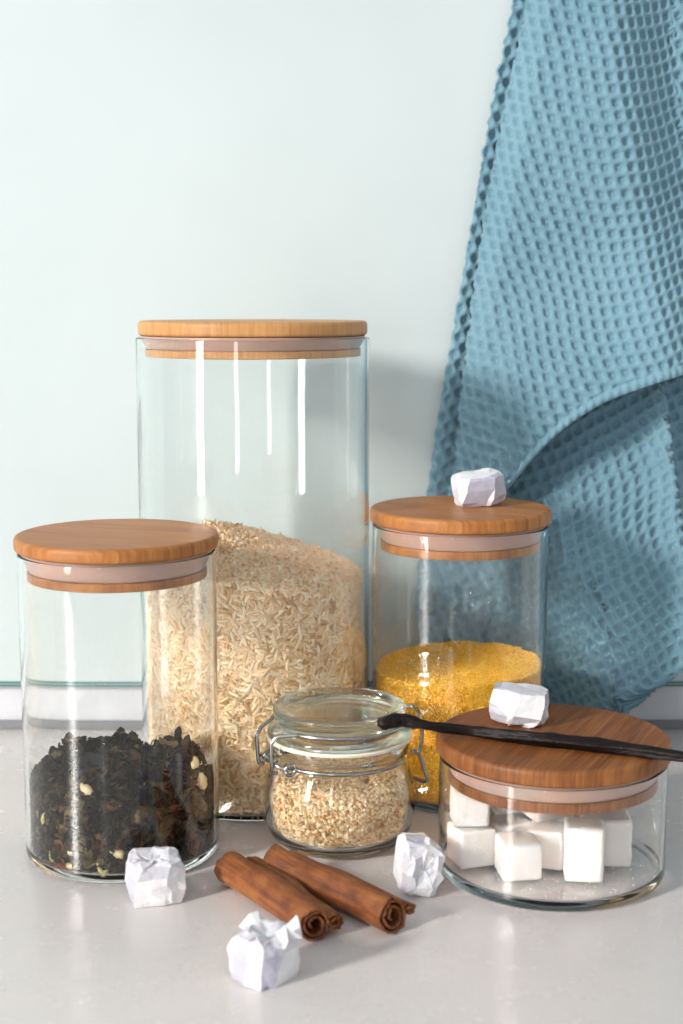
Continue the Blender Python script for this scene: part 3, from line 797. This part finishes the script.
for px, py, gz, (sx, sy, sz), eu, seed, fl, lab in wraps:
    b_ = onZ(px, py, gz)
    me = wrap_mesh(seed, sx, sy, sz)
    Mx = Euler(eu).to_matrix().to_4x4(); me.transform(Mx)
    zmin = min(v.co.z for v in me.vertices)
    # settle on a small flat foot
    for v in me.vertices:
        if v.co.z < zmin + .0016: v.co.z = zmin + .0016
    me.transform(Matrix.Translation((0, 0, -zmin - .0016 + .0001)))
    root = empty('wrapped_sweet', b_); tag(root, lab, 'wrapped sweet', 'sweets wrapped in white paper')
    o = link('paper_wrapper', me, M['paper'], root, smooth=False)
    if fl: 
        t_ = add_twist(me, root, seed, 0.0150, .0125, sz * .70, 9)

# ------------------------------------------------------------------ cinnamon
def quill(p0, p1, R1, R2, seed, side, label, drop=0.0, raise2=0.0, short2=(0.0, 1.0)):
    """bark sheet rolled inwards from both edges; p0 far end, p1 near end (on the counter)"""
    R_ = random.Random(seed); d = Vector(p1) - Vector(p0); L = d.length; ang = math.atan2(d.y, d.x)
    root = empty('cinnamon_stick', p0, ang)
    tag(root, label, 'cinnamon stick', 'cinnamon sticks on the counter')
    line = []
    n = 46
    for k in range(n):     # main roll, clockwise, from the inside out, ending at its top
        s = k / (n - 1); th = math.pi / 2 + (1 - s) * 2 * math.pi * 2.3; r = R1 * (.30 + .70 * s ** .8)
        line.append((r * math.cos(th), R1 + r * math.sin(th)))
    cx2 = R1 * .95 + R2 * .80; cy2 = R2 + raise2
    m = 34
    for k in range(m):
        s = k / (m - 1); th = math.pi / 2 - s * 2 * math.pi * 1.7; r = R2 * (1 - .62 * s ** .9)
        line.append((cx2 + r * math.cos(th), cy2 + r * math.sin(th)))
    # the bridge between the two rolls sags
    ext = [(cx2 * f, (2 * R1) * (1 - f) + (cy2 + R2) * f) for f in (.2, .4, .6, .8)]
    line = line[:n] + ext + line[n:]
    vx = (R1 * 0 + cx2) * .5 + R1 * .12
    pts = [(a, b - R2 * .55 * math.exp(-((a - vx) / (R2 * .34)) ** 2) * (1 if abs(i_ - n) < 9 else 0)) for i_, (a, b) in enumerate(line)]
    th_ = .00055; N = 60; verts = []; faces = []; K = len(pts)
    ph = [R_.uniform(0, 6) for _ in range(4)]
    for i in range(N + 1):
        s = i / N; x = s * L
        sc = 1 + .05 * math.sin(3.1 * s + ph[0]) + .02 * math.sin(11 * s + ph[1])
        bend = .0012 * math.sin(math.pi * s) ; 
        for sgn in (1, -1):
            for k in range(K):
                a = pts[max(0, k - 1)]; b = pts[min(K - 1, k + 1)]
                tx_, ty_ = b[0] - a[0], b[1] - a[1]; l_ = math.hypot(tx_, ty_) or 1
                nx_, ny_ = -ty_ / l_, tx_ / l_
                wob = 1 + .035 * math.sin(5 * s + k * .33 + ph[2]) + .02 * math.sin(17 * s + k * .9 + ph[3])
                rag = .6 * (.0009 * math.sin(k * 2.9 + ph[2]) + .0016 * math.sin(k * .35 + ph[1]) + .0007 * math.sin(k * 1.3 + ph[0])) * (1 if i in (0, N) else .9 * (1 - min(s, 1 - s) * 12) if min(s, 1 - s) < .08 else 0)
                y_ = (pts[k][0] * sc * wob + nx_ * th_ * sgn) * side + bend
                z_ = pts[k][1] * sc * (1 + (wob - 1) * .5) + ny_ * th_ * sgn
                verts.append((x + rag, y_, max(z_, .0003)))
    def id_(i, sg, k): return (i * 2 + sg) * K + k
    for i in range(N):
        for k in range(K - 1):
            faces.append((id_(i, 0, k), id_(i, 0, k + 1), id_(i + 1, 0, k + 1), id_(i + 1, 0, k)))
            faces.append((id_(i, 1, k), id_(i + 1, 1, k), id_(i + 1, 1, k + 1), id_(i, 1, k + 1)))
        for k in (0, K - 1): faces.append((id_(i, 0, k), id_(i + 1, 0, k), id_(i + 1, 1, k), id_(i, 1, k)))
    for i in (0, N):
        for k in range(K - 1): faces.append((id_(i, 0, k), id_(i, 0, k + 1), id_(i, 1, k + 1), id_(i, 1, k)))
    me = bpy.data.meshes.new('bark'); me.from_pydata(verts, [], faces); me.update()
    bm = bmesh.new(); bm.from_mesh(me); bmesh.ops.recalc_face_normals(bm, faces=bm.faces); bm.to_mesh(me); bm.free()
    link('bark_roll', me, M['cinnamon'], root)
    return root
# near-ends / far-ends of the main rolls on the counter
A0 = onZ(231, 884); A1 = onZ(316, 942)
quill(A0, A1, .0079, .0044, 3, 1, 'cinnamon stick nearer the front, its dark open end toward the papers', raise2=.002)
B0 = onZ(277, 880); B1 = onZ(394, 934)
quill(B0, B1, .0084, .0030, 9, 1, 'longer cinnamon stick right below the clip top jar, with a thin curl along its back', raise2=.0055)

# ------------------------------------------------------------------ vanilla pod
vz = JS['h']
ctrl = [(379, 725, .0770), (390, 721.5, .0775), (405, 720.5, .0775), (430, 726, .0755), (470, 731, vz + .0032), (520, 736.5, vz + .0034), (570, 742, vz + .0034), (620, 748, vz + .0030), (683, 757, vz + .0032), (760, 768, vz + .004), (830, 777, vz + .003)]
vp = catmull([onZ(a, b, c) for a, b, c in ctrl], 10)
prof_v = [(0, .0006), (.015, .0022), (.05, .0036), (.1, .0041), (.2, .0036), (.3, .0025), (.4, .0029), (.5, .0039), (.6, .0041), (.7, .0035), (.8, .0029), (1, .0014)]
def vr(s): return float(np.interp(s, [a for a, b in prof_v], [b for a, b in prof_v])) * (1 + .05 * math.sin(s * 60) + .03 * math.sin(s * 137))
bm = bmesh.new(); tube_bm(bm, vp, vr, 20)
c0 = vp[0]
for v in bm.verts:
    k = v.index
bm.verts.ensure_lookup_table()
for i, v in enumerate(bm.verts):
    q = i % 20; ringi = i // 20; c_ = vp[min(ringi, len(vp) - 1)]
    f = 1 + .15 * math.sin(q * 2 * math.pi / 20 * 5 + ringi * .12) + .08 * math.sin(q * 2 * math.pi / 20 * 3 - ringi * .25)
    dlt = v.co - c_; v.co = c_ + Vector((dlt.x * f, dlt.y * f, dlt.z * f * .82))
base_v = vp[len(vp) // 2].copy()
for v in bm.verts: v.co -= base_v
o = link('vanilla_pod', bm_mesh('vanilla_pod', bm), M['vanilla'], loc=base_v)
tag(o, 'wrinkled black vanilla pod lying across the clip jar and the sugar jar lid', 'vanilla pod')

# ------------------------------------------------------------------ towel
PITCHW = 0.0077
def waffle(s, t):
    """raised square ridges round bowl-shaped pits, a little uneven, with the ribs of the yarn"""
    ci = np.floor(s / PITCHW); cj = np.floor(t / PITCHW)
    h1 = np.modf(np.abs(np.sin(ci * 12.9898 + cj * 78.233) * 43758.5453))[0]; h2 = np.modf(np.abs(np.sin(ci * 39.425 + cj * 11.135) * 24634.634))[0]
    ds = s / PITCHW - ci - .5 + (h1 - .5) * .10; dt = t / PITCHW - cj - .5 + (h2 - .5) * .10
    r = (np.abs(ds) ** 2.6 + np.abs(dt) ** 2.6) ** (1 / 2.6)
    pit = 1 - smooth01((r - .10) / .38) - .38 * np.exp(-(r / .15) ** 2)
    ribs = .05 * np.sin(2 * math.pi * (s + .0006 * np.sin(t * 2500)) / (PITCHW / 6)) * np.sin(2 * math.pi * t / (PITCHW / 6))
    return -pit * (.85 + .3 * h2) + ribs
def smooth01(x): x = np.clip(x, 0, 1); return x * x * (3 - 2 * x)
def interp_curve(pts, ts):
    p = np.array(pts, float); d = np.concatenate([[0], np.cumsum(np.hypot(*(np.diff(p, axis=0).T)))]); d /= d[-1]
    return np.interp(ts, d, p[:, 0]), np.interp(ts, d, p[:, 1])
def drape(name, left, right, depth_fn, rot, NU, NV, parent, amp=.0036, hem=None, offs=0.0, thick=.0016, ref=None):
    """left/right: outline polylines in photo px from top to bottom; depth_fn(px,py)->Y; each row runs from left to right"""
    v = np.linspace(0, 1, NV); lx, ly = interp_curve(left, v); rx, ry = interp_curve(right, v)
    u = np.linspace(0, 1, NU)
    PX = lx[:, None] * (1 - u) + rx[:, None] * u; PY = ly[:, None] * (1 - u) + ry[:, None] * u
    Y = depth_fn(PX, PY)
    x = (PX - W / 2) / FPX; y = -(PY - H / 2) / FPX
    ry_ = cp + y * sp_; t = Y / ry_
    P = np.stack([x * t, Y, CAM_H + (-sp_ + y * cp) * t], -1)
    # cloth coordinates: arc length along rows, height
    dx = np.zeros_like(Y); seg_ = np.hypot(np.diff(P[..., 0], axis=1), np.diff(P[..., 1], axis=1)); dx[:, 1:] = np.cumsum(seg_, axis=1)
    dx += P[:, :1, 0]
    c_, s_ = math.cos(rot), math.sin(rot)
    S = dx * c_ + P[..., 2] * s_; T_ = -dx * s_ + P[..., 2] * c_
    rg = np.random.default_rng(3)
    S += .0012 * np.sin(P[..., 2] * 31 + P[..., 0] * 22) + .0005 * np.sin(P[..., 2] * 120 + 2); T_ += .0012 * np.sin(P[..., 0] * 43 + 1) + .0005 * np.sin(P[..., 0] * 150)
    du = np.gradient(P, axis=1); dv = np.gradient(P, axis=0)
    N = np.cross(du, dv); N /= np.linalg.norm(N, axis=-1, keepdims=True)
    N[N[..., 1] > 0] *= -1
    hgt = waffle(S, T_) * amp
    if hem is not None:
        hd = hem(u[None, :] * np.ones_like(PX), v[:, None] * np.ones_like(PX), P)   # distance (m) to the hemmed edge
        band = np.clip((hd - .0055) / .0012, 0, 1)
        ridge = np.exp(-((hd - .0025) / .0022) ** 2) * .0013 + np.exp(-((hd - .0060) / .0007) ** 2) * -.0008
        along = .0004 * np.sin((P[..., 0] + P[..., 2] * .7) * 1250 + 1.5 * np.sin(P[..., 0] * 90))
        hgt = hgt * (band * .85 + .10) + ridge + along * (1 - band)
    Q = P + N * (hgt[..., None] + offs)
    idx = np.arange(NU * NV).reshape(NV, NU)
    F_ = np.stack([idx[:-1, :-1], idx[1:, :-1], idx[1:, 1:], idx[:-1, 1:]], -1).reshape(-1, 4)
    org = np.array(parent.location)
    me = mesh_np(name, Q.reshape(-1, 3) - org, F_)
    o = link(name, me, M['towel'], parent)
    m = o.modifiers.new('thickness', 'SOLIDIFY'); m.thickness = thick; m.offset = -1 if me.polygons[0].normal.y < 0 else 1
    return o
def smooth01(x): x = np.clip(x, 0, 1); return x * x * (3 - 2 * x)
tw_root = empty('dish_towel', (0.15, WALL_Y - 0.02, 0.30))
tag(tw_root, 'blue waffle weave cotton towel hanging in folds against the wall', 'towel')

def line_x(pts):
    p = np.array(pts, float)
    return lambda py: np.interp(py, p[:, 1], p[:, 0])
# rear part: left strip peeping out, the shaded lower part and its corner
ridge_b = line_x([(640, -200), (650, 200), (610, 400), (575, 520), (600, 600), (622, 712), (622, 800)])
rfold = line_x([(700, -200), (664, 380), (668, 400), (676, 470), (690, 560), (705, 700), (705, 800)])
def depth_back(PX, PY):
    Y = np.full_like(PX, WALL_Y - .0125)
    rb = ridge_b(PY); low = smooth01((PY - 400) / 200)
    d = (PX - rb)
    Y -= low * .062 * np.exp(-(d / 170) ** 2) * (d > 0) + low * .062 * np.exp(-(d / 62) ** 2) * (d <= 0)
    Y += low * .004 * np.sin(PX / 17.0 + PY / 60) * (d < 0) * .5
    rf = rfold(PY); e = PX - rf
    Y -= smooth01((PY - 300) / 80) * .012 * np.exp(-(e / 20) ** 2) * (e < 0)
    Y += smooth01((PY - 300) / 80) * .003 * smooth01(e / 6)
    Y = np.minimum(Y, WALL_Y - .0110)
    Y -= .003 * np.exp(-((PX - (505 - PY * .14)) / 9.0) ** 2) * (PY < 500)
    return Y
back_l = [(560, -260), (515, 0), (488, 130), (463, 270), (440, 400), (427, 490), (417, 560), (412, 640), (418, 690), (500, 745), (598, 732), (628, 713)]
back_r = [(760, -260), (770, 0), (775, 200), (775, 400), (770, 560), (765, 612), (683, 668), (660, 686), (640, 702), (634, 707), (630, 711), (628, 713.5)]
# build it row-wise with matched rows: upper trunk then the tapering corner
bl = [(560, -260), (515, 0), (488, 130), (463, 270), (440, 400), (427, 490), (417, 560), (412, 610), (420, 650), (470, 700), (560, 735), (622, 716)]
br = [(820, -260), (800, 0), (800, 130), (800, 270), (800, 400), (800, 480), (790, 540), (775, 605), (735, 634), (700, 657), (664, 684), (628, 712)]
def hem_back(U, V, P):
    # distance to the right lower edge, measured in the plane of the wall
    a = onY(775, 605, WALL_Y - .015); b = onY(628, 712, WALL_Y - .015)
    dxy = np.array([b.x - a.x, b.z - a.z]); l = np.hypot(*dxy); n_ = np.array([-dxy[1], dxy[0]]) / l
    d = (P[..., 0] - a.x) * n_[0] + (P[..., 2] - a.z) * n_[1]
    return np.abs(d)
drape('rear_fold', bl, br, depth_back, 0.50, 420, 860, tw_root, hem=hem_back)

# front part: its lower edge sweeps down to the left across the rear part
fold_f = line_x([(600, -300), (612, 60), (632, 200), (655, 330), (668, 420)])
def depth_front(PX, PY):
    Y = np.full_like(PX, WALL_Y - .030)
    d = PX - fold_f(PY)
    Y += .020 * smooth01(d / 75.0) * (d > 0) - .004 * np.exp(-(d / 40.0) ** 2)
    lf = 532 - (PY) * .19     # left fold edge
    Y += .012 * (1 - smooth01((PX - lf + 12) / 34.0))
    hem_y = 372 + np.clip(683 - PX, -60, 240) * .56 - 12 * np.sin(np.clip((683 - PX) / 200, 0, 1) * math.pi); Y -= .024 * smooth01(1 - (hem_y - PY) / 190) * smooth01((PX - 455) / 60)
    Y += .002 * np.sin(PX / 38.0 + PY / 90.0) + .0015 * np.sin(PY / 55.0 - PX / 60)
    return Y
fl = [(556, -260), (524, 0), (504, 100), (486, 200), (470, 300), (458, 400), (452, 470), (450, 510)]
fr = [(830, -260), (800, 0), (790, 120), (780, 220), (775, 290), (765, 352), (683, 376), (640, 390)]
# hem row is a curve: bottom row runs along it
def drape_front():
    NU, NV = 330, 520
    top_l, top_r = (552, -240), (800, -240)
    hem_c = catmull([(450, 515, 0), (480, 506, 0), (505, 492, 0), (530, 462, 0), (560, 432, 0), (600, 405, 0), (640, 389, 0), (683, 375, 0), (740, 358, 0), (800, 346, 0)], 10)
    hx, hy = interp_curve([(p.x, p.y) for p in hem_c], np.linspace(0, 1, NU))
    u = np.linspace(0, 1, NU); v = np.linspace(0, 1, NV)
    left_x = line_x([(575, -240), (527, 0), (505, 100), (486, 200), (471, 300), (459, 400), (450, 515)])
    LY = -240 + (515 + 240) * v; LX = left_x(LY)
    RX = np.full(NV, 800.0); RY = -240 + (346 + 240) * v
    TX = 575 + (800 - 575) * u; TY = np.full(NU, -240.0)
    U, V_ = np.meshgrid(u, v)
    # Coons patch
    PX = (1 - V_) * TX[None] + V_ * hx[None] + (1 - U) * LX[:, None] + U * RX[:, None] - ((1 - U) * (1 - V_) * TX[0] + U * (1 - V_) * TX[-1] + (1 - U) * V_ * hx[0] + U * V_ * hx[-1])
    PY = (1 - V_) * TY[None] + V_ * hy[None] + (1 - U) * LY[:, None] + U * RY[:, None] - ((1 - U) * (1 - V_) * TY[0] + U * (1 - V_) * TY[-1] + (1 - U) * V_ * hy[0] + U * V_ * hy[-1])
    Y = depth_front(PX, PY)
    x = (PX - W / 2) / FPX; y = -(PY - H / 2) / FPX; t = Y / (cp + y * sp_)
    P = np.stack([x * t, Y, CAM_H + (-sp_ + y * cp) * t], -1)
    seg_ = np.linalg.norm(np.diff(P, axis=1)[..., :2], axis=-1); dx = np.zeros_like(Y)
    # arc length from the fold column outwards so the weave stays put at the ridge
    dx[:, 1:] = np.cumsum(seg_, axis=1); dx += P[:, :1, 0]
    rot = -0.30; c_, s_ = math.cos(rot), math.sin(rot)
    Z_ = P[..., 2]
    fx = onY(632, 200, WALL_Y - .03).x; turn = .085 * np.log1p(np.exp((dx - fx) / .085 * 6)) / 6
    S = dx + .30 * Z_; T_ = Z_ + .24 * dx - turn * .60
    S = S + .0016 * np.sin(Z_ * 31 + P[..., 0] * 22) + .0004 * np.sin(Z_ * 130); T_ = T_ + .0016 * np.sin(P[..., 0] * 43 + 1) + .0004 * np.sin(P[..., 0] * 170)
    du = np.gradient(P, axis=1); dv = np.gradient(P, axis=0); N = np.cross(du, dv); N /= np.linalg.norm(N, axis=-1, keepdims=True); N[N[..., 1] > 0] *= -1
    hd = (1 - V_) * np.linalg.norm(P[-1:] - P[:1], axis=-1)
    band = np.clip((hd - .0060) / .0012, 0, 1)
    hgt = waffle(S, T_) * .0034 * (band * .9 + .08) + np.exp(-((hd - .0026) / .0024) ** 2) * .0016 - np.exp(-((hd - .0064) / .0007) ** 2) * .0009 + (1 - band) * .00045 * np.sin(dx * 1300 + 1.5 * np.sin(dx * 90))
    Q = P + N * hgt[..., None]
    idx = np.arange(NU * NV).reshape(NV, NU)
    F_ = np.stack([idx[:-1, :-1], idx[1:, :-1], idx[1:, 1:], idx[:-1, 1:]], -1).reshape(-1, 4)
    me = mesh_np('front_fold', Q.reshape(-1, 3) - np.array(tw_root.location), F_)
    o = link('front_fold', me, M['towel'], tw_root)
    m = o.modifiers.new('thickness', 'SOLIDIFY'); m.thickness = .0018; m.offset = -1 if me.polygons[0].normal.y < 0 else 1
drape_front()
